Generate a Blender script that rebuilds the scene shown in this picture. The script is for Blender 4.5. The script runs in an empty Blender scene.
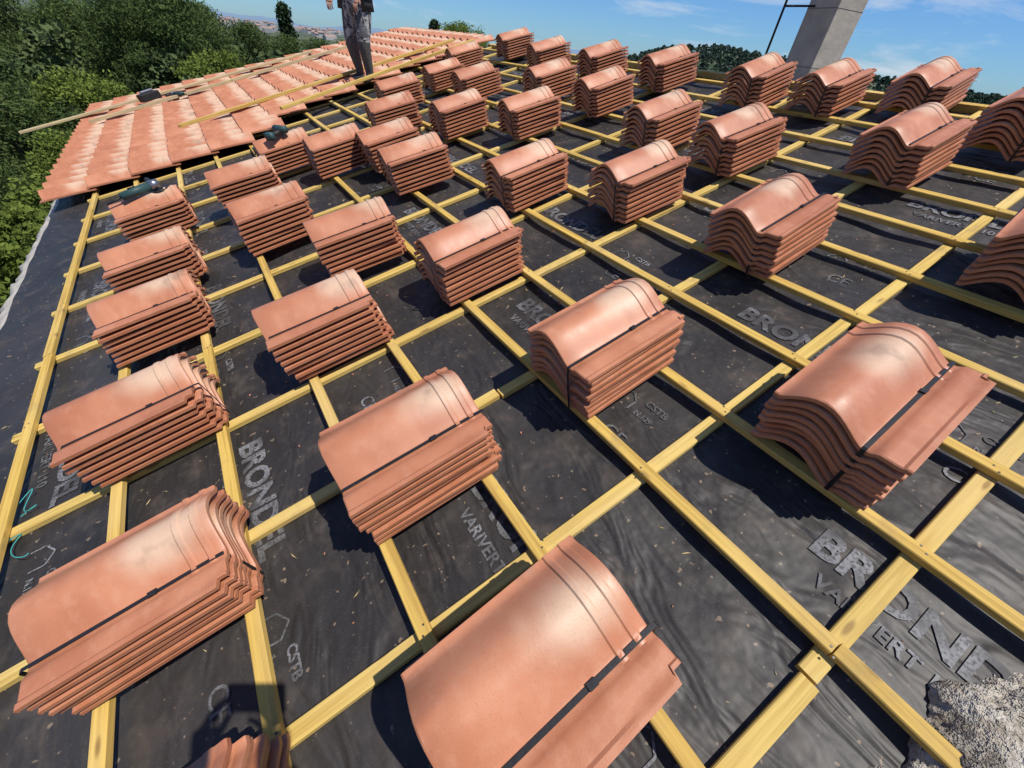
import bpy, math, random
import numpy as np
from mathutils import Matrix, Vector
random.seed(7); rng=np.random.default_rng(7)
sc=bpy.context.scene
TH=math.radians(15.0); CT,ST=math.cos(TH),math.sin(TH)
H_CAM=1.25
# ---------------------------------------------------------------- camera solve (two vanishing points of the roof grid)
V1=np.array([150,2.]);V2=np.array([1670,-290.]);C0=np.array([512,384.])
F=math.sqrt(-np.dot(V1-C0,V2-C0))
def _d(p):
    v=np.array([p[0]-512,384-p[1],-F]);return v/np.linalg.norm(v)
dU=_d(V1);dW=_d(V2);dN=np.cross(dW,dU)
def P(w,u,n=0.0): return Vector((w*CT-n*ST,u,w*ST+n*CT))
ROOF=Matrix(((CT,0,-ST,0),(0,1,0,0),(ST,0,CT,0),(0,0,0,1)))
cx=P(dW[0],dU[0],dN[0]);cy=P(dW[1],dU[1],dN[1]);cz=P(dW[2],dU[2],dN[2])
cd=bpy.data.cameras.new("camera");cam=bpy.data.objects.new("camera",cd);sc.collection.objects.link(cam);sc.camera=cam
cd.sensor_width=36;cd.lens=36*F/1024;cd.clip_start=0.02;cd.clip_end=30000
m=Matrix.Identity(4)
for i in range(3): m[i][0]=cx[i];m[i][1]=cy[i];m[i][2]=cz[i]
CP=P(0,0,H_CAM)
for i in range(3): m[i][3]=CP[i]
cam.matrix_world=m
# ---------------------------------------------------------------- node helper
class NT:
    def __init__(s,mat):
        s.mat=mat;mat.use_nodes=True;s.t=mat.node_tree;s.t.nodes.clear()
    def n(s,typ,**k):
        nd=s.t.nodes.new(typ)
        for a,v in k.items():
            if a.startswith('i_'):
                key=a[2:]; key=int(key) if key.isdigit() else key.replace('_',' ')
                if isinstance(v,bpy.types.NodeSocket): s.t.links.new(v,nd.inputs[key])
                else: nd.inputs[key].default_value=v
            else: setattr(nd,a,v)
        return nd
    def math(s,op,a,b=None,c=None,clamp=False):
        nd=s.t.nodes.new('ShaderNodeMath');nd.operation=op;nd.use_clamp=clamp
        for i,v in enumerate((a,b,c)):
            if v is None: continue
            if isinstance(v,bpy.types.NodeSocket): s.t.links.new(v,nd.inputs[i])
            else: nd.inputs[i].default_value=v
        return nd.outputs[0]
    def mix(s,f,a,b,blend='MIX'):
        nd=s.t.nodes.new('ShaderNodeMix');nd.data_type='RGBA';nd.blend_type=blend;nd.clamp_factor=True
        for i,v in ((0,f),(6,a),(7,b)):
            if isinstance(v,bpy.types.NodeSocket): s.t.links.new(v,nd.inputs[i])
            else: nd.inputs[i].default_value=v if i==0 else (*v,1) if len(v)==3 else v
        return nd.outputs[2]
    def ramp(s,f,lo,hi):
        nd=s.t.nodes.new('ShaderNodeMapRange');nd.interpolation_type='SMOOTHSTEP'
        s.t.links.new(f,nd.inputs[0]);nd.inputs[1].default_value=lo;nd.inputs[2].default_value=hi
        return nd.outputs[0]
    def noise(s,vec,scale,detail=4,rough=.55,dist=0):
        nd=s.t.nodes.new('ShaderNodeTexNoise');nd.inputs['Scale'].default_value=scale;nd.inputs['Detail'].default_value=detail
        nd.inputs['Roughness'].default_value=rough;nd.inputs['Distortion'].default_value=dist
        if vec is not None: s.t.links.new(vec,nd.inputs['Vector'])
        return nd.outputs[0]
    def mapping(s,vec,scale=(1,1,1),loc=(0,0,0),rot=(0,0,0)):
        nd=s.t.nodes.new('ShaderNodeMapping');s.t.links.new(vec,nd.inputs[0]);nd.inputs['Scale'].default_value=scale
        nd.inputs['Location'].default_value=loc;nd.inputs['Rotation'].default_value=rot
        return nd.outputs[0]
    def out(s,col,rough=.7,bump=None,bstr=.3,bdist=.01,spec=.3,metal=0):
        b=s.n('ShaderNodeBsdfPrincipled')
        for k,v in (('Base Color',col),('Roughness',rough),('Specular IOR Level',spec),('Metallic',metal)):
            if isinstance(v,bpy.types.NodeSocket): s.t.links.new(v,b.inputs[k])
            else: b.inputs[k].default_value=(*v,1) if isinstance(v,tuple) and len(v)==3 else v
        if bump is not None:
            bp=s.n('ShaderNodeBump',i_Strength=bstr,i_Distance=bdist,i_Height=bump);s.t.links.new(bp.outputs[0],b.inputs['Normal'])
        o=s.n('ShaderNodeOutputMaterial');s.t.links.new(b.outputs[0],o.inputs[0]);s.b=b
        return s.mat
def newmat(n): return NT(bpy.data.materials.new(n))
def simple(name,col,rough=.6,var=.25,scale=20,bump=.2,metal=0,spec=.3):
    t=newmat(name);tc=t.n('ShaderNodeTexCoord').outputs['Object']
    n=t.noise(tc,scale,3)
    dark=tuple(c*(1-var) for c in col);lite=tuple(min(1,c*(1+var)) for c in col)
    c=t.mix(n,dark,lite)
    return t.out(c,rough,n,bump,.01,spec,metal)
# ---------------------------------------------------------------- materials
def mat_terracotta():
    t=newmat("terracotta")
    uv=t.n('ShaderNodeUVMap').outputs[0]
    at=t.n('ShaderNodeAttribute',attribute_name='rnd');rnd=at.outputs['Fac']
    oi=t.n('ShaderNodeObjectInfo').outputs['Random']
    seed=t.math('MULTIPLY_ADD',rnd,37.0,t.math('MULTIPLY',oi,91.0))
    cmb=t.n('ShaderNodeCombineXYZ');t.t.links.new(seed,cmb.inputs[2]);t.t.links.new(t.math('MULTIPLY',seed,1.7),cmb.inputs[0])
    add=t.n('ShaderNodeVectorMath',operation='ADD');t.t.links.new(t.mapping(uv,(1.6,1,1)),add.inputs[0]);t.t.links.new(cmb.outputs[0],add.inputs[1])
    v=add.outputs[0]
    n1=t.noise(v,1.6,2,.6);n2=t.noise(v,9,3,.6);n3=t.noise(v,80,1,.6)
    sep=t.n('ShaderNodeSeparateXYZ');t.t.links.new(uv,sep.inputs[0])
    base=t.mix(t.ramp(n1,.3,.7),(.430,.158,.076),(.545,.225,.118))
    base=t.mix(t.math('MULTIPLY',t.ramp(n2,.45,.75),.38),base,(.59,.29,.175))
    base=t.mix(t.math('MULTIPLY',rnd,.34),base,(.34,.118,.060))
    dx=t.math('SUBTRACT',sep.outputs[0],t.math('MULTIPLY_ADD',oi,.25,.62));dy=t.math('SUBTRACT',sep.outputs[1],.62)
    r=t.math('SQRT',t.math('ADD',t.math('POWER',t.math('MULTIPLY',dx,1.3),2),t.math('POWER',t.math('MULTIPLY',dy,1.5),2)))
    r=t.math('MULTIPLY_ADD',n1,-.45,r)
    patch=t.math('SUBTRACT',1,t.ramp(r,-.12,.20))
    base=t.mix(t.math('MULTIPLY',patch,.72),base,(.66,.49,.34))
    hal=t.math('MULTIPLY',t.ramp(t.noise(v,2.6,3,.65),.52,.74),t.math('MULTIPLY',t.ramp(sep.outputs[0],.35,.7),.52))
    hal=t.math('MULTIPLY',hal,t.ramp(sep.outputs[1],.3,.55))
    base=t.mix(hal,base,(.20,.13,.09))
    base=t.mix(t.math('MULTIPLY',t.ramp(n3,.60,.72),.25),base,(.26,.12,.07))
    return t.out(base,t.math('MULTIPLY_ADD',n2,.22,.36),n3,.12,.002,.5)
def mat_wood(name,c1=(.66,.440,.105),c2=(.44,.270,.058)):
    t=newmat(name);tc=t.n('ShaderNodeTexCoord').outputs['Object'];oi=t.n('ShaderNodeObjectInfo').outputs['Random']
    cmb=t.n('ShaderNodeCombineXYZ');t.t.links.new(t.math('MULTIPLY',oi,50),cmb.inputs[0]);t.t.links.new(t.math('MULTIPLY',oi,13),cmb.inputs[1])
    add=t.n('ShaderNodeVectorMath',operation='ADD');t.t.links.new(tc,add.inputs[0]);t.t.links.new(cmb.outputs[0],add.inputs[1]);v=add.outputs[0]
    g=t.noise(t.mapping(v,(2.2,70,70)),1,3,.6,.4)
    big=t.noise(t.mapping(v,(1.2,5,5)),1,2)
    c=t.mix(t.ramp(g,.35,.68),c1,c2)
    c=t.mix(t.math('MULTIPLY',t.ramp(big,.45,.7),.45),c,(.76,.57,.24))
    kn=t.n('ShaderNodeTexVoronoi');kn.inputs['Scale'].default_value=1;t.t.links.new(t.mapping(v,(4.5,16,16)),kn.inputs['Vector'])
    k=t.math('SUBTRACT',1,t.ramp(kn.outputs['Distance'],.06,.17))
    c=t.mix(t.math('MULTIPLY',k,.75),c,(.20,.10,.035))
    dirt=t.noise(v,6,3,.7)
    c=t.mix(t.math('MULTIPLY',t.ramp(dirt,.53,.78),.5),c,(.27,.19,.10))
    c=t.mix(t.math('MULTIPLY',oi,.22),c,(.40,.28,.11))
    return t.out(c,.72,g,.25,.003,.2)
def mat_membrane():
    t=newmat("roof_membrane_felt");tc=t.n('ShaderNodeTexCoord').outputs['Object']
    n1=t.noise(tc,1.1,3,.6);n2=t.noise(tc,7,3,.65);n3=t.noise(tc,260,1,.5);n4=t.noise(t.mapping(tc,(3.4,1.3,1)),2.4,2,.6,1.1)
    c=t.mix(t.ramp(n1,.3,.7),(.021,.019,.0185),(.041,.036,.034))
    c=t.mix(t.math('MULTIPLY',t.ramp(n2,.48,.78),.6),c,(.105,.082,.064))
    c=t.mix(t.math('MULTIPLY',t.ramp(n3,.6,.75),.35),c,(.12,.11,.10))
    sp=t.noise(tc,45,1,.5)
    c=t.mix(t.math('MULTIPLY',t.ramp(sp,.70,.76),.6),c,(.30,.22,.15))
    bm=t.math('MULTIPLY_ADD',n2,.3,n4)
    return t.out(c,.52,bm,.75,.03,.38)
def mat_print():
    t=newmat("membrane_print_ink");tc=t.n('ShaderNodeTexCoord').outputs['Object']
    n=t.noise(tc,5,3,.7);n2=t.noise(tc,120,1,.6)
    w=t.math('MULTIPLY',t.ramp(n,.36,.66),t.ramp(n2,.25,.6))
    c=t.mix(w,(.055,.052,.052),(.23,.23,.24))
    return t.out(c,.6)
TERRA=mat_terracotta();WOOD=mat_wood("batten_wood");WOOD2=mat_wood("counter_batten_wood",(.67,.48,.14),(.49,.32,.08))
MEMB=mat_membrane();INK=mat_print()
STRAP=simple("strap_black_plastic",(.016,.016,.018),.45,.3,40,.1,0,.4)
# ---------------------------------------------------------------- mesh helpers
def obj_from(name,verts,faces,mats,mw=None,parent=None,matidx=None,smooth=False):
    me=bpy.data.meshes.new(name);me.from_pydata([tuple(v) for v in verts],[],[tuple(f) for f in faces])
    for mm in mats: me.materials.append(mm)
    if matidx is not None: me.polygons.foreach_set('material_index',np.asarray(matidx,np.int32))
    if smooth: me.polygons.foreach_set('use_smooth',np.ones(len(me.polygons),bool))
    me.update()
    o=bpy.data.objects.new(name,me);sc.collection.objects.link(o)
    if mw is not None: o.matrix_world=mw
    if parent: o.parent=parent
    return o
def box(cx_,cy_,cz_,sx,sy,sz):
    v=[(cx_+a*sx/2,cy_+b*sy/2,cz_+c*sz/2) for a in(-1,1) for b in(-1,1) for c in(-1,1)]
    f=[(0,1,3,2),(4,6,7,5),(0,4,5,1),(2,3,7,6),(0,2,6,4),(1,5,7,3)]
    return v,f
class B:
    def __init__(s): s.v=[];s.f=[];s.m=[]
    def add(s,v,f,mi=0,T=None):
        o=len(s.v)
        for p in v: s.v.append(tuple(T@Vector(p)) if T is not None else tuple(p))
        for q in f: s.f.append(tuple(i+o for i in q));s.m.append(mi)
    def box(s,c,d,mi=0,T=None): v,f=box(*c,*d);s.add(v,f,mi,T)
    def tube(s,p0,p1,r0,r1=None,seg=10,mi=0,T=None):
        r1=r0 if r1 is None else r1;p0=Vector(p0);p1=Vector(p1);ax=(p1-p0).normalized()
        a=ax.orthogonal().normalized();b=ax.cross(a);v=[];f=[]
        for k in range(seg):
            t=2*math.pi*k/seg;dd=a*math.cos(t)+b*math.sin(t);v.append(p0+dd*r0);v.append(p1+dd*r1)
        for k in range(seg):
            j=(k+1)%seg;f.append((2*k,2*j,2*j+1,2*k+1))
        f.append(tuple(2*k for k in range(seg))[::-1]);f.append(tuple(2*k+1 for k in range(seg)))
        s.add(v,f,mi,T)
    def obj(s,name,mats,mw=None,bevel=0,parent=None,smooth=False):
        o=obj_from(name,s.v,s.f,mats,mw,parent,s.m,smooth)
        if bevel:
            b=o.modifiers.new('b','BEVEL');b.width=bevel;b.segments=2;b.limit_method='ANGLE'
        return o
# ---------------------------------------------------------------- clay tile
TL,TW,TT=.46,.34,.013
YC,HWD=.046,.104
def prof(y):
    t=(y-YC)/HWD
    z=.070*(.5+.5*math.cos(math.pi*t))**.62 if abs(t)<1 else 0
    if y>YC: z=max(z,.012)
    if y<-.074: z+=.012*min(1,(-.074-y)/.016)
    if y<-.132: z+=.005*min(1,(-.132-y)/.006)
    return z
YS_HI=[-.15,-.145,-.138,-.132,-.118,-.104,-.090,-.082,-.074,-.064,-.058,-.052,-.044,-.034,-.022,-.008,.008,.026,.046,.066,.084,.100,.114,.126,.136,.144,.15]
XS_HI=[-.23,-.226,-.15,-.05,.05,.12,.140,.144,.156,.160,.186,.190,.204,.208,.226,.23]
YS_LO=[-.15,-.134,-.090,-.074,-.058,-.044,-.022,.008,.046,.084,.114,.136,.15]
XS_LO=[-.23,0,.12,.23]
def rib(x): 
    return .0045 if (.144<=x<=.156 or .190<=x<=.204) else 0.0
def tile_geo(XS,YS,ribs=True,ysc=1.0):
    nx,ny=len(XS),len(YS);top=[];uv=[]
    for x in XS:
        tp=1-.06*(x+.23)/.46
        for y in YS:
            z=prof(y)*tp
            e=rib(x) if ribs and y>-.07 else 0
            if x in(XS[0],XS[-1]): e-=.003
            yy=y
            if ribs and x>.206 and y<-.10: yy=-.10+(y+.10)*.6
            top.append((x,yy*ysc,z+e+TT));uv.append(((x+.23)/.46,(y+.15)/.30))
    bot=[(x,y,z-TT) for (x,y,z) in top]
    v=top+bot;uv=uv+uv;n=nx*ny;f=[]
    for i in range(nx-1):
        for j in range(ny-1):
            a=i*ny+j;f.append((a,a+ny,a+ny+1,a+1));f.append((n+a,n+a+1,n+a+ny+1,n+a+ny))
    for j in range(ny-1):
        a=j;f.append((a,a+1,n+a+1,n+a));a=(nx-1)*ny+j;f.append((a+1,a,n+a,n+a+1))
    for i in range(nx-1):
        a=i*ny;f.append((a+ny,a,n+a,n+a+ny));a=i*ny+ny-1;f.append((a,a+ny,n+a+ny,n+a))
    return np.array(v),np.array(f),np.array(uv)
def tiles_mesh(name,geo,placements,extra=None,sharp=35):
    gv,gf,guv=geo;nv=len(gv);V=[];Fc=[];R=[];UV=[]
    hv=np.c_[gv,np.ones(nv)]
    for k,(M,r) in enumerate(placements):
        V.append((hv@M.T)[:,:3]);Fc.append(gf+k*nv);R.append(np.full(nv,r));UV.append(guv)
    V=np.concatenate(V);Fc=np.concatenate(Fc);R=np.concatenate(R);UV=np.concatenate(UV)
    faces=[tuple(q) for q in Fc.tolist()];verts=V.tolist();mi=[0]*len(faces)
    if extra:
        ev,ef=extra;o=len(verts);verts+= [tuple(p) for p in ev];faces+=[tuple(i+o for i in q) for q in ef];mi+=[1]*len(ef)
        R=np.r_[R,np.zeros(len(ev))];UV=np.r_[UV,np.zeros((len(ev),2))]
    me=bpy.data.meshes.new(name);me.from_pydata(verts,[],faces);me.materials.append(TERRA);me.materials.append(STRAP)
    me.polygons.foreach_set('material_index',np.array(mi,np.int32))
    a=me.attributes.new('rnd','FLOAT','POINT');a.data.foreach_set('value',R.astype(np.float32))
    ul=me.uv_layers.new(name='UVMap');li=np.empty(len(me.loops),np.int32);me.loops.foreach_get('vertex_index',li)
    ul.data.foreach_set('uv',UV[li].astype(np.float32).ravel())
    me.polygons.foreach_set('use_smooth',np.ones(len(me.polygons),bool))
    me.update()
    try: me.set_sharp_from_angle(angle=math.radians(sharp))
    except Exception: pass
    return me
def mat4(x,y,z,rz=0,ry=0,rx=0):
    return np.array(Matrix.Translation((x,y,z))@Matrix.Rotation(rz,4,'Z')@Matrix.Rotation(ry,4,'Y')@Matrix.Rotation(rx,4,'X'))
GEO=tile_geo(XS_HI,YS_HI,True,1.14);GEOL=tile_geo(XS_LO,YS_LO,False)
PITCH=.0285
def strap_geo(n,yc):
    zt=(n-1)*PITCH+TT+.0035;zb=-.002;x0,x1=-.237,.237;w=.0055
    path=[(x0,zb),(x0-.002,zt*.5),(x0+.001,zt-.004),(x0+.008,zt+.001),(0,zt+.0005),(x1-.03,zt+.001),(x1-.004,zt),(x1,zt-.006),(x1+.001,zt*.5),(x1,zb)]
    v=[];f=[]
    for (x,z) in path:
        v+=[(x,yc-w,z),(x,yc+w,z)]
    k=len(path);f+=[(2*i,2*i+1,(2*i+3),(2*i+2)) for i in range(k-1)]
    bv,bf=box(.06,yc,zt+.003,.022,.015,.004);o=len(v);v+=bv;f+=[tuple(i+o for i in q) for q in bf]
    return v,f
def stack_mesh(name,n,seed):
    r=random.Random(seed);pl=[]
    lean=r.uniform(-.003,.003)
    for k in range(n):
        pl.append((mat4(r.uniform(-.008,.008)+lean*k,r.uniform(-.006,.006),k*PITCH+r.uniform(0,.001),math.radians(r.uniform(-1.1,1.1)),math.radians(r.uniform(-.15,.15))),r.random()))
    return tiles_mesh(name,GEO,pl,strap_geo(n,-.075))
VAR=[stack_mesh("tile_stack_%d"%k,8,k) for k in range(1,8)]
VAR7=[stack_mesh("tile_stack_s%d"%k,7,k+20) for k in range(4)]
NB=.054
STACKS=[(-.79,.90,7,1),(-.80,1.70,7,1),(-.77,2.50,7,1),(-.76,3.18,7,-2),(-.75,4.10,7,0),(-.79,.21,7,2),
(.015,.85,8,-1),(-.03,1.74,8,-1),(-.02,3.17,8,2),(-.05,4.02,8,-2),(.01,.125,8,1),(.80,.82,8,0),(.73,1.76,8,1),(.34,2.43,8,-2),(.36,4.66,7,3),(.71,4.13,8,0),
(1.12,3.82,8,1),(1.09,3.22,8,-3),(1.50,2.35,8,1),(1.87,1.73,8,-2),(1.19,.115,8,1),(1.93,.92,8,2),(2.68,2.31,8,0),(2.71,1.69,8,-2),(3.12,.92,8,-2),(2.42,.09,8,3),
(3.78,.63,8,-2),(4.16,1.29,7,3),(3.94,1.82,7,0),(3.79,2.32,8,3),(3.85,3.30,8,-2),(3.03,3.30,8,2),(2.28,3.42,8,-1),(1.88,4.02,8,2),(1.50,4.70,8,-3),(2.62,4.92,8,2),(3.02,4.12,8,0),(3.83,4.20,8,1),(3.80,5.15,8,-2),(4.05,6.3,8,0),(2.62,5.80,7,2),(1.9,5.5,8,-1),(3.3,6.5,7,1)]
for i,(w,u,n,yaw) in enumerate(STACKS):
    r=random.Random(100+i)
    me={8:VAR,7:VAR7}[n];me=me[i%len(me)]
    o=bpy.data.objects.new("roof_tile_stack",me);sc.collection.objects.link(o)
    o.matrix_world=Matrix.Translation(P(w,u,NB))@ROOF@Matrix.Rotation(math.radians(yaw+r.uniform(-1,1)),4,'Z')
# ---------------------------------------------------------------- laid tiles
EAVE=-1.8;RIDGE=4.43;FAR=11.6;GA=.395
def ustart(w):
    return float(np.interp(w,[-1.8,-.1,.3,.8,1.3,1.8,2.6,4.4],[5.85,5.8,6.1,6.6,6.8,7.1,7.3,7.7]))
pl=[]
for row in range(16):
    w=EAVE+.22+row*GA
    if w>RIDGE-.05: break
    us=ustart(w);u=5.85
    while u<FAR:
        if u>=us-.1:
            ry=math.radians(3.6)
            pl.append((mat4(w+rng.uniform(-.006,.006),u+.13+rng.uniform(-.004,.004),.078,rng.uniform(-.012,.012),ry+rng.uniform(-.006,.006)),rng.random()))
        u+=.262
me=tiles_mesh("laid_roof_tiles",GEOL,pl)
lt=bpy.data.objects.new("laid_roof_tiles",me);sc.collection.objects.link(lt);lt.matrix_world=ROOF
# ---------------------------------------------------------------- roof membrane (sagging between rafters) + print
U0,U1=-1.6,FAR
def sag(w,u):
    s=np.abs(np.sin(np.pi*(u+.2)/.6))
    z=-.008*s+.005*np.sin(w*9.1+u*2.3)*s+.003*np.sin(u*17+np.sin(w*5)*2)*s
    z=z+.006*(((w+.62)%1.3)/1.3)
    return z-.002
ws=np.arange(EAVE,RIDGE+.001,.0415);us_=np.arange(U0,U1+.001,.06)
WW,UU=np.meshgrid(ws,us_,indexing='ij');ZZ=sag(WW,UU)
nv=WW.size;nu=len(us_);V=np.stack([WW.ravel(),UU.ravel(),ZZ.ravel()],1)
fc=[(i*nu+j,(i+1)*nu+j,(i+1)*nu+j+1,i*nu+j+1) for i in range(len(ws)-1) for j in range(nu-1)]
house=bpy.data.objects.new("house",None);sc.collection.objects.link(house)
mem=obj_from("roof_membrane",V,fc,[MEMB],ROOF,None,None,True);mem.parent=house
def text_geo(s,size,off=0.0):
    c=bpy.data.curves.new('t','FONT');c.body=s;c.size=size;c.offset=off;c.resolution_u=3
    o=bpy.data.objects.new('t',c);sc.collection.objects.link(o);bpy.context.view_layer.update()
    dg=bpy.context.evaluated_depsgraph_get();me=o.evaluated_get(dg).to_mesh()
    v=np.array([vv.co[:] for vv in me.vertices]);f=[tuple(p.vertices) for p in me.polygons]
    o.evaluated_get(dg).to_mesh_clear();bpy.data.objects.remove(o);return v,f
T_BIG=text_geo("BRONDEL",.125,.0045);T_MID=text_geo("VARIVERT 110",.055,.0013);T_CE=text_geo("CE",.080,.0005);T_CS=text_geo("CSTB",.042,.0013);T_N=text_geo("N.129",.032,.0006)
pv=[];pf=[]
def put(geo,w,u,rot=0):
    v,f=geo;o=len(pv);c,s=math.cos(rot),math.sin(rot)
    for p in v:
        x,y=p[0]*c-p[1]*s,p[0]*s+p[1]*c
        ww,uu=w+y,u-x
        pv.append((ww,uu,float(sag(ww,uu))+.004))
    for q in f: pf.append(tuple(i+o for i in q))
def strokes(pts,wd,w,u):
    for a,b in zip(pts[:-1],pts[1:]):
        a=np.array(a);b=np.array(b);dd=(b-a)/np.linalg.norm(b-a);nn=np.array([-dd[1],dd[0]])*wd/2
        put((np.array([[*(a-nn),0],[*(b-nn),0],[*(b+nn),0],[*(a+nn),0]]),[(0,1,2,3)]),w,u)
for ri,w in enumerate(np.arange(-1.55,4.2,.69)):
    for ci,u in enumerate(np.arange(-1.2+(ri%2)*.75,7.5,1.50)):
        put(T_BIG,w+.28,u+.42);put(T_MID,w+.20,u+.36)
        put(T_CE,w+.09,u-.42);put(T_CS,w+.30,u-.44);put(T_N,w+.24,u-.44)
        strokes([(0,0),(0,.05),(.04,.08),(.08,.05),(.08,0)],.006,w+.24,u-.33)
ink=obj_from("membrane_print",pv,pf,[INK],ROOF);ink.parent=house
# ---------------------------------------------------------------- battens
def beam(name,p0,p1,wd,ht,mat,n0,j=.003):
    a=Vector((p0[0],p0[1],0));b=Vector((p1[0],p1[1],0));L=(b-a).length;ang=math.atan2(b.y-a.y,b.x-a.x)
    seg=max(2,int(L/.35));v=[];f=[]
    rr=random.Random(int(p0[0]*1000)*7+int(p0[1]*1000))
    ph=rr.uniform(0,6)
    for i in range(seg+1):
        x=L*i/seg;dy=j*math.sin(x*1.3+ph)
        c=.003
        ring=[(-wd/2+c,0),(wd/2-c,0),(wd/2,c),(wd/2,ht-c),(wd/2-c,ht),(-wd/2+c,ht),(-wd/2,ht-c),(-wd/2,c)]
        for (y,z) in ring: v.append((x,y+dy,z))
    for i in range(seg):
        for k in range(8):
            a0=i*8+k;b0=i*8+(k+1)%8;f.append((a0,b0,b0+8,a0+8))
    f.append(tuple(range(8))[::-1]);f.append(tuple(seg*8+k for k in range(8)))
    return obj_from(name,v,f,[mat],ROOF@Matrix.Translation((p0[0],p0[1],n0))@Matrix.Rotation(ang,4,'Z'))
CBH=.025;BH=.027
for k in range(-2,18):
    u=-.2+.6*k
    if u>8.3: break
    off=random.uniform(-.008,.008);cut=random.uniform(.3,2.6)
    beam("counter_batten",(-1.47,u+off),(cut-.004,u+off+random.uniform(-.008,.008)),.045,CBH,WOOD2,.0)
    off2=off+random.uniform(-.012,.012)
    beam("counter_batten",(cut+.004,u+off2),(RIDGE-.03,u+off2+random.uniform(-.008,.008)),.045,CBH,WOOD2,.0)
for k in range(15):
    w=-1.39+.395*k
    u=-1.4-random.uniform(0,.2)
    joint=-.2+.6*random.choice([0,3,4,5,6])
    first=True;off=random.uniform(-.008,.008)
    while u<8.5:
        e=joint if first and joint>u+.5 else u+random.choice([3.6,4.2])
        first=False;e=min(e,FAR-.05)
        o2=off+random.uniform(-.008,.008)
        beam("tile_batten",(w+off,u+.002),(w+o2,e-.002),.040,BH,WOOD,CBH+.001)
        u=e;off=o2+random.uniform(-.012,.012)
NAIL=simple("nail_steel",(.10,.09,.085),.5,.2,30,.1,.6)
bb=B()
for k in range(15):
    for j in range(-1,14):
        for s in (-1,1):
            c=Vector((-1.39+.395*k+s*.008+random.uniform(-.004,.004),-.2+.6*j+s*.01+random.uniform(-.004,.004),CBH+BH+.001))
            bb.tube(c,c+Vector((0,0,.0012)),.0035,.003,6)
bb.obj("batten_nails",[NAIL],ROOF)
# broken tile chips and sawdust slivers lying on the felt
rd=random.Random(31);bb=B()
for i in range(420):
    w=rd.uniform(-1.7,3.2);u=rd.uniform(-.5,3.6) if i<300 else rd.uniform(3,6)
    s=rd.uniform(.002,.007)*(2.2 if rd.random()<.06 else 1);mi=0 if rd.random()<.55 else 1
    T=Matrix.Translation((w,u,float(sag(w,u))+s*.5+.001))@Matrix.Rotation(rd.random()*6,4,'Z')@Matrix.Rotation(rd.uniform(-.4,.4),4,'X')
    v=[(-s,-s*.6,-s*.4),(s*rd.uniform(.6,1.6),-s*.3,-s*.4),(s*.3,s*rd.uniform(.6,1.2),-s*.4),(-s*.5,-s*.2,s*.4),(s*.6,-s*.1,s*.35),(s*.2,s*.5,s*.3)]
    if mi: v=[(x*2.8,y*.5,z*.6) for x,y,z in v]
    bb.add(v,[(0,2,1),(3,4,5),(0,1,4,3),(1,2,5,4),(2,0,3,5)],mi,T)
bb.obj("roof_debris",[simple("tile_chip",(.46,.20,.12),.8,.3,30),simple("wood_sliver",(.60,.46,.22),.8,.3,30)],ROOF)
def plank(p0,p1,wd,th,mat):
    a=P(*p0);b=P(*p1);L=(b-a).length;x=(b-a).normalized();up=P(0,0,1);y=up.cross(x).normalized();z=x.cross(y)
    M=Matrix.Identity(4)
    for i in range(3): M[i][0]=x[i];M[i][1]=y[i];M[i][2]=z[i];M[i][3]=a[i]
    bb=B();bb.box((L/2,0,0),(L,wd,th));return bb.obj("timber_plank",[mat],M,.003)
PW=mat_wood("plank_wood",(.52,.43,.26),(.38,.30,.17))
plank((-2.6,10.0,.19),(2.2,10.9,.19),.12,.03,PW)
plank((-1.6,9.3,.19),(3.2,10.4,.19),.05,.04,PW)
plank((-.45,7.15,.185),(3.9,7.95,.185),.06,.035,WOOD)
plank((.7,6.5,.185),(4.0,7.45,.185),.06,.035,WOOD)
# ---------------------------------------------------------------- house body, other slope, chimney
RENDER=simple("wall_render",(.42,.37,.30),.9,.25,6,.4)
STONE=simple("rough_stone",(.46,.42,.36),.95,.4,14,1.0)
bb=B()
xe=P(EAVE+.12,0,0).x;xr=P(RIDGE,0,0).x;xo=xr+(xr-xe)
ze=P(EAVE,0,0).z-.07;zr=P(RIDGE,0,0).z-.08
prof_=[(xe,-6),(xe,ze),(xr,zr),(xo,ze),(xo,-6)]
v=[(x,U0,z) for x,z in prof_]+[(x,FAR,z) for x,z in prof_]
f=[(0,1,2,3,4),(9,8,7,6,5),(0,5,6,1),(3,8,9,4),(1,6,7,2),(2,7,8,3)]
bb.add(v,f);walls=bb.obj("walls",[RENDER]);walls.parent=house
Rp=P(RIDGE,0,0)
v=[(Rp.x,U0,Rp.z-.004),(Rp.x,FAR,Rp.z-.004),(Rp.x+(Rp.x-P(EAVE,0).x),FAR,P(EAVE,0).z),(Rp.x+(Rp.x-P(EAVE,0).x),U0,P(EAVE,0).z)]
o=obj_from("roof_far_slope",v,[(0,3,2,1)],[MEMB]);o.parent=house
bb=B();bb.box((RIDGE+.0,(U0+7.7)/2,.02),(.05,7.7-U0,.055));o=bb.obj("ridge_board",[WOOD],ROOF,.003);o.parent=house
def rough_slab(name,outline_fn,nw,nu_,amp,mat,mw):
    v=[];f=[]
    for i in range(nw+1):
        for j in range(nu_+1):
            w,u,n=outline_fn(i/nw,j/nu_);e=1 if 0<i<nw and 0<j<nu_ else .6
            v.append((w+rng.normal()*amp*.4,u+rng.normal()*amp*.4,n+rng.normal()*amp*e))
    for i in range(nw):
        for j in range(nu_): a=i*(nu_+1)+j;f.append((a,a+nu_+1,a+nu_+2,a+1))
    return obj_from(name,v,f,[mat],mw,None,None,True)
def ev(i,j):
    w=EAVE-.19+i*.22;return (w,U0+j*(FAR-U0),-.10+.06*math.sin(min(1,i*1.2)*math.pi*.5)-(0.5 if i==0 else 0))
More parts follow.
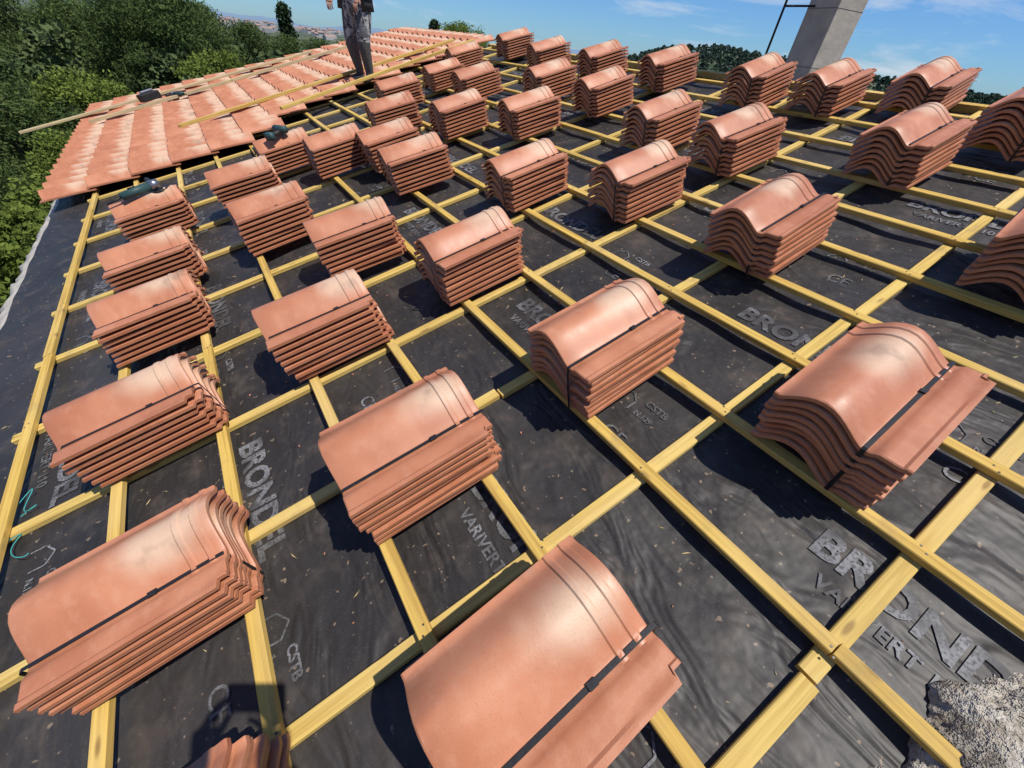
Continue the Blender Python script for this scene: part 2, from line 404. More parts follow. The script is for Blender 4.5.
eh=rough_slab("eave_wall_head",ev,6,200,.010,STONE,ROOF);eh.parent=house
ST2=newmat("mortar_rubble");tc=ST2.n('ShaderNodeTexCoord').outputs['Object']
a_=ST2.noise(tc,14,5,.75);b_=ST2.noise(tc,60,3,.7)
cc=ST2.mix(ST2.ramp(a_,.35,.6),(.30,.26,.21),(.60,.55,.47));cc=ST2.mix(ST2.math('MULTIPLY',ST2.ramp(b_,.5,.7),.45),cc,(.22,.18,.145))
MORT=ST2.out(cc,.95,ST2.math('ADD',a_,ST2.math('MULTIPLY',b_,.5)),1.0,.04,.1)
def rb(i,j):
    w=.30+i*1.3;u=-.40-j*.7+.035*math.sin(i*9)+.025*math.sin(i*23)+.01*math.sin(i*61)
    h=.004+.05*min(1,j*9)+.02*math.sin(w*7+u*5)*math.sin(u*9)+.012*math.sin(w*31)*math.sin(u*37+w*9)
    if j==0: h=-.01
    if i==0: h=-.02
    return (w,u,h)
rough_slab("mortar_rubble_wall",rb,150,80,.005,MORT,ROOF)
CON=simple("chimney_concrete",(.44,.385,.31),.9,.35,7,.8)
bb=B();bb.box((0,0,.2),(.31,.31,2.6));bb.box((0,0,-.85),(.38,.38,.35))
for zz in (-.5,-.1,.3,.7,1.1): bb.box((0,0,zz),(.314,.314,.012),1)
bb.box((0,0,1.55),(.42,.42,.08))
ch=bb.obj("concrete_chimney",[CON,simple("mortar_joint",(.25,.22,.19),.95)],Matrix.Translation(P(4.85,2.50,0)+Vector((0,0,.55)))@Matrix.Rotation(-.25,4,'Z'),.010)
bb=B();p0=P(4.4,2.72,.0);bb.tube(p0,p0+Vector((.02,.0,2.3)),.010,.010,8);bb.tube(p0+Vector((.012,.005,.55)),p0+Vector((.30,-.1,.58)),.008,.008,8)
bb.obj("antenna_mast",[simple("dark_metal",(.03,.03,.035),.45,.2,30,.1,.6)],None,0,None,True)
# ---------------------------------------------------------------- people
def skin_part(verts,edges,radii,root,sub=2):
    me=bpy.data.meshes.new('s');me.from_pydata(verts,edges,[]);o=bpy.data.objects.new('s',me);sc.collection.objects.link(o)
    sk=o.modifiers.new('k','SKIN');sk.use_smooth_shade=True
    for i,r in enumerate(radii):
        d=me.skin_vertices[0].data[i];d.radius=(r,r) if not isinstance(r,tuple) else r;d.use_root=(i==root)
    ss=o.modifiers.new('u','SUBSURF');ss.levels=sub;ss.render_levels=sub
    bpy.context.view_layer.update();dg=bpy.context.evaluated_depsgraph_get();e=o.evaluated_get(dg);m2=e.to_mesh()
    v=[tuple(x.co) for x in m2.vertices];f=[tuple(p.vertices) for p in m2.polygons];e.to_mesh_clear();bpy.data.objects.remove(o)
    return v,f
def person(name,J,mats,mw,hands=True,headdir=(1,0,0),radx=None,shorts=False,kitbelt=False):
    names=['pel','wst','chs','nck','hdb','shL','elL','wrL','shR','elR','wrR','hpL','knL','anL','toL','hpR','knR','anR','toR']
    rad=dict(pel=(.155,.12),wst=(.145,.11),chs=(.165,.12),nck=.06,hdb=.055,shL=.075,shR=.075,elL=.050,elR=.050,wrL=.033,wrR=.033,hpL=.098,hpR=.098,knL=.066,knR=.066,anL=.048,anR=.048,toL=.042,toR=.042)
    if radx: rad.update(radx)
    ed=[('pel','wst'),('wst','chs'),('chs','nck'),('nck','hdb'),('chs','shL'),('shL','elL'),('elL','wrL'),('chs','shR'),('shR','elR'),('elR','wrR'),('pel','hpL'),('hpL','knL'),('knL','anL'),('anL','toL'),('pel','hpR'),('hpR','knR'),('knR','anR'),('anR','toR')]
    ix={n:i for i,n in enumerate(names)}
    v,f=skin_part([J[n] for n in names],[(ix[a],ix[b]) for a,b in ed],[rad[n] for n in names],0)
    segs=[(Vector(J[a]),Vector(J[b]),a,b) for a,b in ed]
    bb=B();bb.add(v,f,0)
    for k,q in enumerate(f):
        c=sum((Vector(v[i]) for i in q),Vector())/len(q);best=None
        for a,b,na,nb in segs:
            t=max(0,min(1,(c-a).dot(b-a)/max(1e-6,(b-a).length_squared)));d=(c-(a+(b-a)*t)).length
            if best is None or d<best[0]: best=(d,na,nb,t)
        _,na,nb,t=best;mi=0
        if nb in('hpL','hpR','knL','knR','anL','anR') or (na=='pel' and nb=='wst' and t<.35): mi=1
        if shorts and nb in('hpL','hpR','knL','knR'): mi=0
        if nb in('toL','toR') or (nb in('anL','anR') and t>.92): mi=4
        if nb=='hdb' : mi=2
        if nb in('wrL','wrR') and t>.1: mi=2
        bb.m[k]=mi
    hd=Vector(J['head']);fw=Vector(headdir).normalized();sd=Vector((0,0,1)).cross(fw).normalized();up=fw.cross(sd)
    hv=[];hf=[];nr,ns=18,24
    for i in range(nr+1):
        ph=math.pi*i/nr
        for j in range(ns):
            th=2*math.pi*j/ns;x=math.sin(ph)*math.cos(th);y=math.sin(ph)*math.sin(th);z=math.cos(ph)
            sx,sy,sz=.098,.076,.118
            if z<0: sy*=1-.25*(-z);sx*=1-.08*(-z)
            px,py,pz=x*sx,y*sy,z*sz
            if x>.8 and abs(y)<.22 and -.35<z<.05: px+=.022*(1-abs(y)/.22)*(1-(z+.35)/.45*.6)
            if x>.7 and .08<abs(y)<.45 and .0<z<.18: px-=.008
            if x>.8 and abs(y)<.4 and -.55<z<-.42: px+=.006
            hv.append(hd+fw*px+sd*py+up*pz)
    for i in range(nr):
        for j in range(ns):
            a=i*ns+j;b=i*ns+(j+1)%ns;hf.append((a,b,b+ns,a+ns))
    o0=len(bb.f);bb.add(hv,hf,2)
    for k,q in enumerate(hf):
        c=sum((hv[i] for i in q),Vector())/4-hd
        if c.dot(up)>.05 or (c.dot(fw)<.01 and c.dot(up)>-.04): bb.m[o0+k]=3
    for s in(-1,1):
        bb.tube(hd+sd*s*.07+up*.0,hd+sd*s*.088-fw*.008+up*.004,.022,.028,10,2)
        bb.tube(hd+fw*.086+sd*s*.031+up*.012,hd+fw*.093+sd*s*.031+up*.012,.010,.006,8,3)
    bb.tube(hd+fw*.088-sd*.022-up*.058,hd+fw*.088+sd*.022-up*.058,.006,.006,6,5)
    for sde in('L','R'):
        w=Vector(J['wr'+sde]);e=Vector(J['el'+sde]);dr=Vector(J.get('hd'+sde,(w-e))).normalized();pn=Vector(J.get('pn'+sde,(0,0,-1)));pn=(pn-dr*pn.dot(dr)).normalized();sd2=dr.cross(pn)
        th=sd2*(1 if sde=='L' else -1)
        vv,ff=skin_part([w-dr*.02,w+dr*.03,w+dr*.085],[(0,1),(1,2)],[(.028,.022),(.040,.018),(.042,.015)],1,2);bb.add(vv,ff,5)
        for k,(o_,l) in enumerate(((-.032,.070),(-.011,.080),(.011,.075),(.032,.060))):
            b=w+dr*.080-th*o_;p=[b,b+dr*l*.45+pn*.006,b+dr*l*.72+pn*.026,b+dr*l*.80+pn*.048]
            vv,ff=skin_part(p,[(0,1),(1,2),(2,3)],[.0095,.009,.0085,.007],0,1);bb.add(vv,ff,5)
        b=w+dr*.025+th*.028;p=[b,b+th*.028+dr*.022+pn*.008,b+th*.036+dr*.050+pn*.022]
        vv,ff=skin_part(p,[(0,1),(1,2)],[.012,.0105,.008],0,1);bb.add(vv,ff,5)
    if kitbelt:
        pe=Vector(J['pel'])
        for s in (-1,1):
            T=Matrix.Translation(pe+Vector((.02,s*.185,-.02)))@Matrix.Rotation(s*.1,4,'X')
            bb.box((0,0,0),(.18,.06,.18),6,T);bb.box((0,s*.035,.05),(.14,.02,.07),6,T)
        bb.tube(pe+Vector((.03,.20,-.02)),pe+Vector((.05,.21,-.28)),.012,.012,8,6)
    return bb.obj(name,mats,mw,0,None,True)
cm=newmat("camouflage_cloth");tc=cm.n('ShaderNodeTexCoord').outputs['Object'];n_=cm.noise(tc,11,3,.6,.5);n2_=cm.noise(tc,19,3,.6,.7)
c_=cm.mix(cm.ramp(n_,.49,.51),(.34,.33,.32),(.11,.11,.115));c_=cm.mix(cm.ramp(n2_,.58,.60),c_,(.025,.025,.03));CAMO=cm.out(c_,.9,n_,.6,.03,.1)
TRO=simple("work_trousers",(.10,.095,.09),.9,.35,12,.6,0,.1);SKIN=simple("skin",(.42,.22,.15),.5,.12,30,.1);HAIR=simple("dark_hair",(.03,.02,.015),.7,.4,80,.5)
SHOE=simple("work_shoe",(.06,.045,.035),.8,.3,30,.4);GLOVE=simple("skin_hand",(.40,.21,.14),.55,.12,40,.1);BELT=simple("tool_belt_cloth",(.05,.048,.048),.8,.3,25,.3)
MT=[CAMO,TRO,SKIN,HAIR,SHOE,GLOVE,BELT]
JW=dict(pel=(-.03,0,.90),wst=(-.01,0,1.08),chs=(.05,0,1.31),nck=(.09,0,1.48),hdb=(.12,0,1.55),head=(.16,0,1.63),
 shL=(.04,.19,1.40),elL=(.03,.27,1.12),wrL=(.20,.22,.91),shR=(.04,-.19,1.40),elR=(-.02,-.27,1.13),wrR=(.16,-.24,.90),
 hpL=(-.03,.11,.83),knL=(.08,.13,.47),anL=(-.01,.12,.09),toL=(.16,.14,.045),hpR=(-.03,-.11,.83),knR=(.00,-.14,.46),anR=(-.13,-.13,.09),toR=(.03,-.16,.045))
wp=P(2.02,7.30,.065)
wk=person("construction_worker",JW,MT,Matrix.Translation(wp)@Matrix.Rotation(math.radians(215),4,'Z'),headdir=(1,0,-.4),
  radx=dict(pel=(.17,.14),hpL=.125,hpR=.125,knL=.090,knR=.090,anL=.055,anR=.055),shorts=True,kitbelt=True)
back=Vector(cz);right=Vector(cx)
def loc(v,O): return tuple(Vector(v)-O)
O=Vector((-.50,-.52,0));O.z=O.x*math.tan(TH)+.03
hl=CP-right*.085+back*.06-Vector(cy)*.05;hr=CP+right*.085+back*.06-Vector(cy)*.05
bx=Vector((.47,.62,0)).normalized();sx_=Vector((-bx.y,bx.x,0))
def W_(f_,s_,z_): return tuple(bx*f_+sx_*s_+Vector((0,0,z_)))
JP=dict(pel=W_(-.02,0,.93),wst=W_(-.03,0,1.10),chs=W_(0,0,1.32),nck=W_(.04,0,1.49),hdb=W_(.06,0,1.55),head=W_(.08,0,1.64),
 shL=W_(0,.19,1.41),elL=W_(.14,.25,1.2),wrL=loc(hl+back*.05,O),shR=W_(0,-.19,1.41),elR=W_(.14,-.25,1.2),wrR=loc(hr+back*.05,O),
 hpL=W_(-.02,.10,.88),knL=W_(.02,.13,.49),anL=W_(-.04,.14,.08),toL=W_(.12,.16,.04),hpR=W_(-.02,-.10,.88),knR=W_(.02,-.13,.49),anR=W_(-.04,-.14,.12),toR=W_(.12,-.16,.08),
 hdL=tuple(Vector(cy)),hdR=tuple(Vector(cy)),pnL=tuple(right),pnR=tuple(-right))
JP['wrL']=tuple(Vector(JP['wrL'])-Vector(cy)*.06);JP['wrR']=tuple(Vector(JP['wrR'])-Vector(cy)*.06)
ph=person("photographer",JP,[simple("blue_tshirt",(.05,.08,.16),.9),TRO,SKIN,HAIR,SHOE,GLOVE],Matrix.Translation(O),headdir=tuple(bx-Vector((0,0,.4))))
bb=B();bb.box((0,0,.045),(.155,.075,.008));bb.obj("smartphone",[STRAP],m,.003)
# ---------------------------------------------------------------- power tools on the roof
BLK=simple("tool_black",(.02,.02,.02),.5);STL=simple("tool_steel",(.35,.35,.36),.35,.2,30,.1,.9);TEAL=simple("tool_teal",(.03,.07,.07),.5)
def grinder(w,u,n,rz):
    bb=B();bb.tube((-.14,0,.035),(.06,0,.035),.027,.032,14,0);bb.tube((.06,0,.035),(.12,0,.035),.036,.030,14,2);bb.tube((.10,0,.035),(.10,0,-.002),.026,.022,14,2)
    bb.tube((.10,0,-.006),(.10,0,-.002),.0625,.0625,24,1);bb.tube((.09,.02,.04),(.09,.14,.05),.013,.016,10,1);bb.tube((-.14,0,.035),(-.24,.02,.02),.008,.006,8,1)
    bb.box((-.05,0,.064),(.05,.015,.012),1)
    return bb.obj("angle_grinder",[TEAL,BLK,STL],Matrix.Translation(P(w,u,n))@ROOF@Matrix.Rotation(rz,4,'Z'),0,None,True)
def drill(w,u,n,rz):
    bb=B();bb.tube((-.08,0,.04),(.07,0,.04),.030,.032,14,0);bb.tube((.07,0,.04),(.11,0,.04),.024,.014,12,1);bb.tube((.11,0,.04),(.18,0,.04),.004,.003,6,2)
    bb.tube((-.03,0,.03),(-.05,.12,.03),.019,.022,12,1);bb.box((-.05,.15,.03),(.09,.045,.06),0)
    return bb.obj("cordless_drill",[TEAL,BLK,STL],Matrix.Translation(P(w,u,n))@ROOF@Matrix.Rotation(rz,4,'Z'),0,None,True)
grinder(-.72,4.14,.308,.3);drill(.42,4.70,.30,2.0);drill(.30,5.3,.06,.4)
bb=B();bb.box((0,0,.05),(.30,.16,.10));bb.box((0,0,.12),(.2,.05,.03),1);bb.box((.13,0,.03),(.02,.1,.04),1)
bb.obj("tool_box",[BLK,STL],Matrix.Translation(P(-.75,9.9,.19))@ROOF@Matrix.Rotation(.5,4,'Z'),.008)
grinder(-.35,9.6,.18,2.2)
cu=bpy.data.curves.new("mason_string",'CURVE');cu.dimensions='3D';cu.bevel_depth=.0016
sp=cu.splines.new('POLY');pts=[(-1.36+.04*math.sin(t*2.1)+.03*math.sin(t*5),1.62+.13*math.sin(t*1.3)+.05*math.cos(t*4),.012+.01*math.sin(t*3)**2) for t in np.linspace(0,4,60)]
sp.points.add(len(pts)-1)
for i,p in enumerate(pts): q=P(*p);sp.points[i].co=(*q,1)
co=bpy.data.objects.new("mason_string",cu);sc.collection.objects.link(co);cu.materials.append(simple("string_cyan",(.05,.35,.33),.6))
# ---------------------------------------------------------------- terrain
def ss(a,b,x): t=np.clip((x-a)/(b-a),0,1);return t*t*(3-2*t)
HX0,HX1,HY0,HY1=-1.8,10.5,-1.6,11.6
def terr(x,y):
    x=np.asarray(x,float);y=np.asarray(y,float)
    dx=np.maximum(np.maximum(HX0-x,x-HX1),0);dy=np.maximum(np.maximum(HY0-y,y-HY1),0);d=np.hypot(dx,dy)
    r=np.hypot(x,y);az=np.degrees(np.arctan2(x,y))
    left=1-ss(38,50,az)
    z=-3.6-4.6*ss(1,16,d)-3*ss(20,90,d)-30*ss(90,700,r)*left
    he=np.interp(az,[36,42,46,50,55,62,70,76,84,100,140],[0,.0,.3,1.0,1.5,1.05,.5,.15,.0,1.0,0])
    z=z+ss(250,950,r)*(1-ss(1300,2600,r))*(11+np.tan(np.radians(he))*950)*ss(36,46,az)
    z=z+ss(4000,8500,r)*(20+55*(np.sin(az*.31+1)+.6*np.sin(az*.83)+.3*np.sin(az*2.1+r*.001)))
    z=z+.25*np.sin(x*.7)*np.sin(y*.6)*ss(2,10,d)+1.5*np.sin(x*.03)*np.cos(y*.023)*ss(40,200,r)
    return z
nr_,na_=130,300
rs=np.concatenate([[0.0],np.geomspace(1.5,16000,nr_)]);azs=np.linspace(-np.pi,np.pi,na_,endpoint=False)
RR,AA=np.meshgrid(rs,azs,indexing='ij');X=RR*np.sin(AA);Y=RR*np.cos(AA);Z=terr(X,Y)
V=np.stack([X.ravel(),Y.ravel(),Z.ravel()],1)
fc=[(i*na_+j,(i+1)*na_+j,(i+1)*na_+(j+1)%na_,i*na_+(j+1)%na_) for i in range(nr_) for j in range(na_)]
g=newmat("ground_scrub_hazed");geo=g.n('ShaderNodeNewGeometry').outputs['Position']
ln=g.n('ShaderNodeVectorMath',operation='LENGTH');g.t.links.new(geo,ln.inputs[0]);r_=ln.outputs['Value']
na=g.noise(geo,.35,4,.65);nb=g.noise(geo,4,3,.7);nf=g.noise(geo,.012,5,.7)
c_=g.mix(g.ramp(na,.4,.62),(.19,.15,.09),(.07,.095,.035));c_=g.mix(g.math('MULTIPLY',g.ramp(nb,.45,.7),.5),c_,(.24,.21,.16))
fr=g.mix(g.ramp(nf,.42,.56),(.035,.058,.03),(.13,.14,.09))
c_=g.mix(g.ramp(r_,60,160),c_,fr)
c_=g.mix(g.ramp(r_,1500,7000),c_,(.17,.24,.32))  # atmospheric haze painted into the base colour, bluer with distance
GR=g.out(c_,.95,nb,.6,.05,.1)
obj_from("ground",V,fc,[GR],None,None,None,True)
# ---------------------------------------------------------------- trees
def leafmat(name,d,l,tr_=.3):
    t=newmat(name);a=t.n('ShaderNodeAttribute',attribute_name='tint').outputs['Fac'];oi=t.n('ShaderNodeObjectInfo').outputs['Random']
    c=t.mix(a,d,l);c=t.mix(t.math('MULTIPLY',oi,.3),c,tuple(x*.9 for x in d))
    b=t.n('ShaderNodeBsdfDiffuse');t.t.links.new(c,b.inputs[0])
    o=t.n('ShaderNodeOutputMaterial')
    if tr_>0:
        tr=t.n('ShaderNodeBsdfTranslucent');t.t.links.new(c,tr.inputs[0])
        mx=t.n('ShaderNodeMixShader');mx.inputs[0].default_value=tr_;t.t.links.new(b.outputs[0],mx.inputs[1]);t.t.links.new(tr.outputs[0],mx.inputs[2])
        t.t.links.new(mx.outputs[0],o.inputs[0])
    else: t.t.links.new(b.outputs[0],o.inputs[0])
    return t.mat
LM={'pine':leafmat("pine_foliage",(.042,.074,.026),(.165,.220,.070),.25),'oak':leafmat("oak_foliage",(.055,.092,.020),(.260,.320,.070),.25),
    'cyp':leafmat("cypress_foliage",(.015,.032,.015),(.055,.080,.032),0),'far':leafmat("far_foliage",(.048,.080,.034),(.150,.185,.075),0),'hill':leafmat("hill_foliage_hazed",(.050,.078,.055),(.095,.125,.085),0)}  # hill greens carry painted haze: leaf colours shifted towards blue
BARK=simple("bark",(.11,.08,.055),.95,.4,8,.8,0,.1)
def crown(kind,H,n_cl,n_leaf,ls,g_):
    cs=[]
    while len(cs)<n_cl:
        z=g_.random();a=g_.random()*2*math.pi
        if kind=='pine': R=.30*H*math.sqrt(max(0,1-((z-.35)/.66)**2))*(.75+.25*math.sin(a*3+1)) ; zz=.38*H+z*.60*H
        elif kind=='oak': R=.36*H*math.sqrt(max(0,1-((z-.42)/.60)**2)); zz=.25*H+z*.73*H
        elif kind=='cyp': R=.085*H*(1-z)**.6*(.4+.6*min(1,z*6)); zz=.04*H+z*.95*H
        else: R=.6*H*math.sqrt(max(0,1-z*z)); zz=z*.9*H
        rr=R*(.35+.65*g_.random()**.5)
        cs.append((rr*math.cos(a),rr*math.sin(a),zz))
    cs=np.array(cs);cr=(.105*H if kind in('pine','oak') else .06*H if kind=='cyp' else .22*H)
    K=n_cl*n_leaf;idx=np.repeat(np.arange(n_cl),n_leaf)
    dv=g_.normal(size=(K,3));dv/=np.linalg.norm(dv,axis=1)[:,None];rad=g_.random((K,1))**.45
    sc_=np.repeat(cr*(.6+.8*g_.random(n_cl)),n_leaf)[:,None]
    c=cs[idx]+dv*rad*sc_*np.array([1,1,.62])
    a=g_.normal(size=(K,3));a/=np.linalg.norm(a,axis=1)[:,None];b=np.cross(a,g_.normal(size=(K,3)));b/=np.linalg.norm(b,axis=1)[:,None]
    s=ls*(.6+.8*g_.random((K,1)));asp=.35 if kind=='pine' else .6
    q=np.stack([c-a*s,c+b*s*asp,c+a*s,c-b*s*asp],1)
    ct=g_.random(n_cl)[idx]
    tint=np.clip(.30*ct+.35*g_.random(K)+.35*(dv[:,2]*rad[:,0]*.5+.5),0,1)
    return q,tint,cs
def quads_mesh(name,q,tint,mat,extra=None):
    k=len(q);V=q.reshape(-1,3);nv=4*k;me=bpy.data.meshes.new(name)
    ev,ef=(extra if extra else ([],[]));EV=np.array(ev,float).reshape(-1,3)
    tot=nv+len(EV);me.vertices.add(tot);me.vertices.foreach_set('co',np.concatenate([V,EV]).astype(np.float32).ravel())
    el=[i+nv for f in ef for i in f];me.loops.add(nv+len(el));me.loops.foreach_set('vertex_index',np.r_[np.arange(nv),np.array(el,int)].astype(np.int32))
    st=list(range(0,nv,4));p=nv
    for f in ef: st.append(p);p+=len(f)
    me.polygons.add(len(st));me.polygons.foreach_set('loop_start',np.array(st,np.int32))
    me.materials.append(mat);me.materials.append(BARK)
    me.polygons.foreach_set('material_index',np.r_[np.zeros(k),np.ones(len(ef))].astype(np.int32))
    me.update(calc_edges=True)
    at=me.attributes.new('tint','FLOAT','POINT');at.data.foreach_set('value',np.r_[np.repeat(tint,4),np.zeros(len(EV))].astype(np.float32));me.validate()
    return me
def tree_mesh(kind,H,n_cl,n_leaf,ls,seed):
    g_=np.random.default_rng(seed);q,tint,cs=crown(kind,H,n_cl,n_leaf,ls,g_)
    bb=B();r0=.022*H
    if kind!='bush':
        pts=[Vector((0,0,-.4)),Vector((.02*H,0,.25*H)),Vector((-.01*H,.02*H,.55*H)),Vector((0,0,.85*H))]
        for i in range(3): bb.tube(pts[i],pts[i+1],r0*(1-.3*i),r0*(1-.3*(i+1)),8)
        for c in cs[::max(1,len(cs)//14)]:
            t=min(.8,max(.22,c[2]/H-.12));b0=Vector((0,0,t*H));bb.tube(b0,Vector(c),r0*.35,r0*.08,6)
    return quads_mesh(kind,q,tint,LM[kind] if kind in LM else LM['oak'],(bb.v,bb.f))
TM={'pine':[tree_mesh('pine',8,110,170,.085,s) for s in(1,2,3)],'oak':[tree_mesh('oak',6,100,170,.07,s) for s in(4,5)],'cyp':[tree_mesh('cyp',9,120,60,.12,6)],'bush':[tree_mesh('bush',1.6,36,170,.045,s) for s in(7,8)]}
NM={'pine':'pine_tree','oak':'oak_tree','cyp':'cypress_tree','bush':'shrub'}
def place(kind,az,r,ztop=None,s=None):
    a=math.radians(az);x=CP.x+r*math.sin(a);y=r*math.cos(a);z=float(terr(x,y))
    base={'pine':8,'oak':6,'cyp':9,'bush':1.6}[kind]
    if s is None: s=((CP.z+ztop)-z)/base
    me=random.choice(TM[kind]);o=bpy.data.objects.new(NM[kind],me);sc.collection.objects.link(o)
    o.matrix_world=Matrix.Translation((x,y,z-.1))@Matrix.Rotation(random.uniform(0,6.28),4,'Z')@Matrix.Diagonal((s*random.uniform(.9,1.15),s*random.uniform(.9,1.15),s,1))
    return o
for k,a,r,t in [('pine',-17,18,-2.6),('oak',-22,15,-3.4),('pine',-13,24,-2.3),('oak',-9,21,-3.4),('pine',-19,30,-.9),('pine',-14,38,-.3),('oak',-7,30,-2.6),
    ('pine',-3,42,.3),('pine',1,40,.9),('pine',3,46,.3),('oak',4,36,-1.9),('pine',-6,48,-.2),('pine',-10,55,.2),('oak',8,34,-2.4),('pine',7,52,-.6),('oak',0,27,-3.6),
    ('oak',-4,24,-4.2),('pine',10,50,-1.2),('pine',13,56,-1.3),('oak',12,40,-2.4),('cyp',10.5,70,1.4),('pine',16,60,-1.2),('oak',19,54,-1.8),('oak',-12,16,-4.6),('oak',3,23,-5.0),('pine',-24,24,-1.5),('pine',-1,60,.9),
    ('oak',28,110,2.6),('cyp',25,130,3.0),('pine',-27,17,-2.5),('oak',-30,12,-3.6)]:
    place(k,a,r,t)
for a,r,s in [(-24,9.5,1.2),(-20,11,1.1),(-26,7.5,1.0),(-17,12.5,1.2),(-30,7,1.3),(-22,13.5,1.4),(-13,14,1.2),(-10,15.5,1.3),(-33,9,1.5),(-27,11,1.6),(-18,9.2,.8),(-36,6.5,1.0),(-14,11.5,1.0)]:
    place('bush',a,r,None,s)
def forest(name,pts,tmpl,scales,mat):
    q,t=tmpl;Q=[];T_=[]
    for (x,y,z),s in zip(pts,scales):
        a=rng.random()*6.28;c,s_=math.cos(a),math.sin(a);R=np.array([[c,s_,0],[-s_,c,0],[0,0,1]])*s
        Q.append(q@R+np.array([x,y,z]));T_.append(np.clip(t+rng.uniform(-.25,.25),0,1))
    me=quads_mesh(name,np.concatenate(Q),np.concatenate(T_),mat);o=bpy.data.objects.new(name,me);sc.collection.objects.link(o)
g_=np.random.default_rng(55);q,t,_=crown('oak',6,34,46,.15,g_)
pts=[];sca=[]
for i in range(180):
    a=math.radians(rng.uniform(-34,32));r=rng.uniform(34,120);x,y=r*math.sin(a),r*math.cos(a)
    z=float(terr(x,y))
    hmax=(1.1-.02*r-z) ; s=min(rng.uniform(.7,1.3),max(.5,(hmax-.8)/6));pts.append((x,y,z));sca.append(s)
forest("woodland",pts,(q,t),sca,LM['far'])
g_=np.random.default_rng(56);q,t,_=crown('oak',8,12,18,.7,g_)
pts=[];sca=[]
for i in range(600):
    a=math.radians(rng.uniform(-34,44));r=120*math.exp(rng.random()*1.9);x,y=r*math.sin(a),r*math.cos(a)
    pts.append((x,y,float(terr(x,y))-1));sca.append(rng.uniform(.6,1.1))
forest("distant_forest",pts,(q,t),sca,LM['far'])
pts=[];sca=[]
for i in range(1700):
    a=math.radians(rng.uniform(40,96));r=rng.uniform(430,1120);x,y=r*math.sin(a),r*math.cos(a)
    pts.append((x,y,float(terr(x,y))-2));sca.append(rng.uniform(.7,1.5))
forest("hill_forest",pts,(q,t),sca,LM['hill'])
bb=B()
for i in range(260):
    a=math.radians(rng.uniform(2,40));r=rng.uniform(1800,4200);x,y=r*math.sin(a),r*math.cos(a);z=float(terr(x,y))
    h=rng.uniform(6,16);w=rng.uniform(12,34);T=Matrix.Translation((x,y,z))@Matrix.Rotation(rng.random()*3,4,'Z')
    bb.box((0,0,h/2),(w,rng.uniform(10,20),h),0,T)
    bb.add([(-w/2,-8,h),(w/2,-8,h),(w/2,8,h),(-w/2,8,h),(-w/2,0,h+4),(w/2,0,h+4)],[(0,1,5,4),(2,3,4,5),(0,4,3),(1,2,5)],1,T)
bb.obj("distant_town",[simple("town_walls",(.42,.40,.38),.9,.1,.1),simple("town_roofs",(.32,.22,.18),.9,.1,.1)])
def pylon(az,r,h):
    a=math.radians(az);x,y=r*math.sin(a),r*math.cos(a);z=float(terr(x,y));bb=B()
    for s in((-1,-1),(1,-1),(1,1),(-1,1)): bb.tube((s[0]*3,s[1]*3,0),(s[0]*.6,s[1]*.6,h),.28,.2,5)
    for i in range(7):
        t=i/7;w0=3*(1-t)+.6*t;w1=3*(1-t-1/7)+.6*(t+1/7)
        for s in(-1,1):
            bb.tube((-w0,s*w0,t*h),(w1,s*w1,(t+1/7)*h),.13,None,4);bb.tube((w0,s*w0,t*h),(-w1,s*w1,(t+1/7)*h),.13,None,4)
    for zz,wd in((.72,6),(.85,5),(.97,3.5)):
        bb.tube((-wd,0,zz*h),(wd,0,zz*h),.25,None,5);bb.tube((-wd,0,zz*h),(0,0,zz*h+2),.15,None,4);bb.tube((wd,0,zz*h),(0,0,zz*h+2),.15,None,4)
    bb.obj("power_pylon",[simple("pylon_steel",(.25,.26,.27),.6)],Matrix.Translation((x,y,z))@Matrix.Rotation(-a+.5,4,'Z'))
pylon(75.8,1000,31)
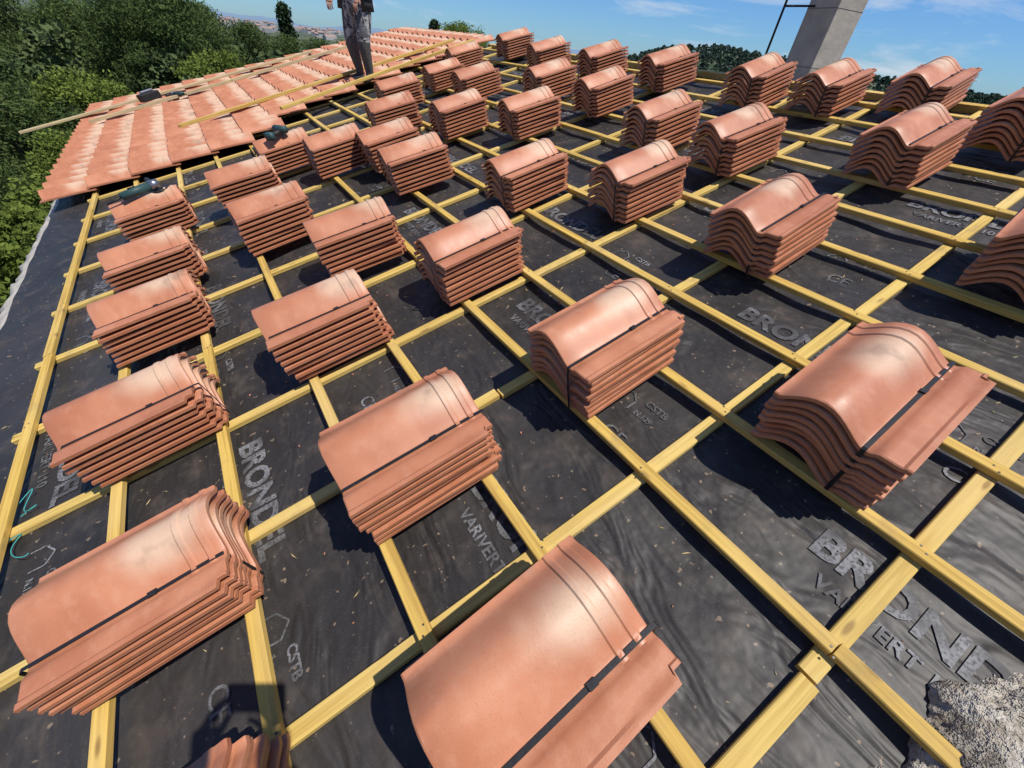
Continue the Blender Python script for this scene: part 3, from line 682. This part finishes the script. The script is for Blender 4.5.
# ---------------------------------------------------------------- light
wd=bpy.data.worlds.new("World");sc.world=wd;wd.use_nodes=True;nt=wd.node_tree;nt.nodes.clear()
s_w=Vector((.50,-.44,1.0));sdir=P(*s_w).normalized()
el=math.asin(sdir.z);azr=math.atan2(sdir.x,sdir.y)
sky=nt.nodes.new('ShaderNodeTexSky');sky.sky_type='NISHITA';sky.sun_disc=False;sky.sun_elevation=el;sky.sun_rotation=azr;sky.air_density=1.0;sky.dust_density=.2;sky.ozone_density=3.0;sky.altitude=200
tint=nt.nodes.new('ShaderNodeMix');tint.data_type='RGBA';tint.blend_type='MULTIPLY';tint.inputs[0].default_value=1;nt.links.new(sky.outputs[0],tint.inputs[6]);tint.inputs[7].default_value=(.46,.76,1.18,1)
tcw=nt.nodes.new('ShaderNodeTexCoord')
mp=nt.nodes.new('ShaderNodeMapping');mp.inputs['Scale'].default_value=(1.6,1.6,9);mp.inputs['Location'].default_value=(3.1,1.2,.4);nt.links.new(tcw.outputs['Generated'],mp.inputs[0])
nz=nt.nodes.new('ShaderNodeTexNoise');nz.inputs['Scale'].default_value=2.1;nz.inputs['Detail'].default_value=6;nz.inputs['Roughness'].default_value=.62;nz.inputs['Distortion'].default_value=.6;nt.links.new(mp.outputs[0],nz.inputs['Vector'])
mr=nt.nodes.new('ShaderNodeMapRange');mr.inputs[1].default_value=.50;mr.inputs[2].default_value=.74;mr.inputs[4].default_value=.8;nt.links.new(nz.outputs[0],mr.inputs[0])
mx=nt.nodes.new('ShaderNodeMix');mx.data_type='RGBA';nt.links.new(mr.outputs[0],mx.inputs[0]);nt.links.new(tint.outputs[2],mx.inputs[6]);mx.inputs[7].default_value=(7.0,7.5,8.2,1)
bg=nt.nodes.new('ShaderNodeBackground');bg.inputs[1].default_value=.10;nt.links.new(mx.outputs[2],bg.inputs[0]);wo=nt.nodes.new('ShaderNodeOutputWorld');nt.links.new(bg.outputs[0],wo.inputs[0])
sl=bpy.data.lights.new("sun",'SUN');sl.energy=5.0;sl.angle=math.radians(.53);sl.color=(1,.955,.88);so=bpy.data.objects.new("sun",sl);sc.collection.objects.link(so)
so.matrix_world=sdir.to_track_quat('Z','Y').to_matrix().to_4x4()
sc.view_settings.view_transform='Standard';sc.view_settings.look='None';sc.view_settings.exposure=0
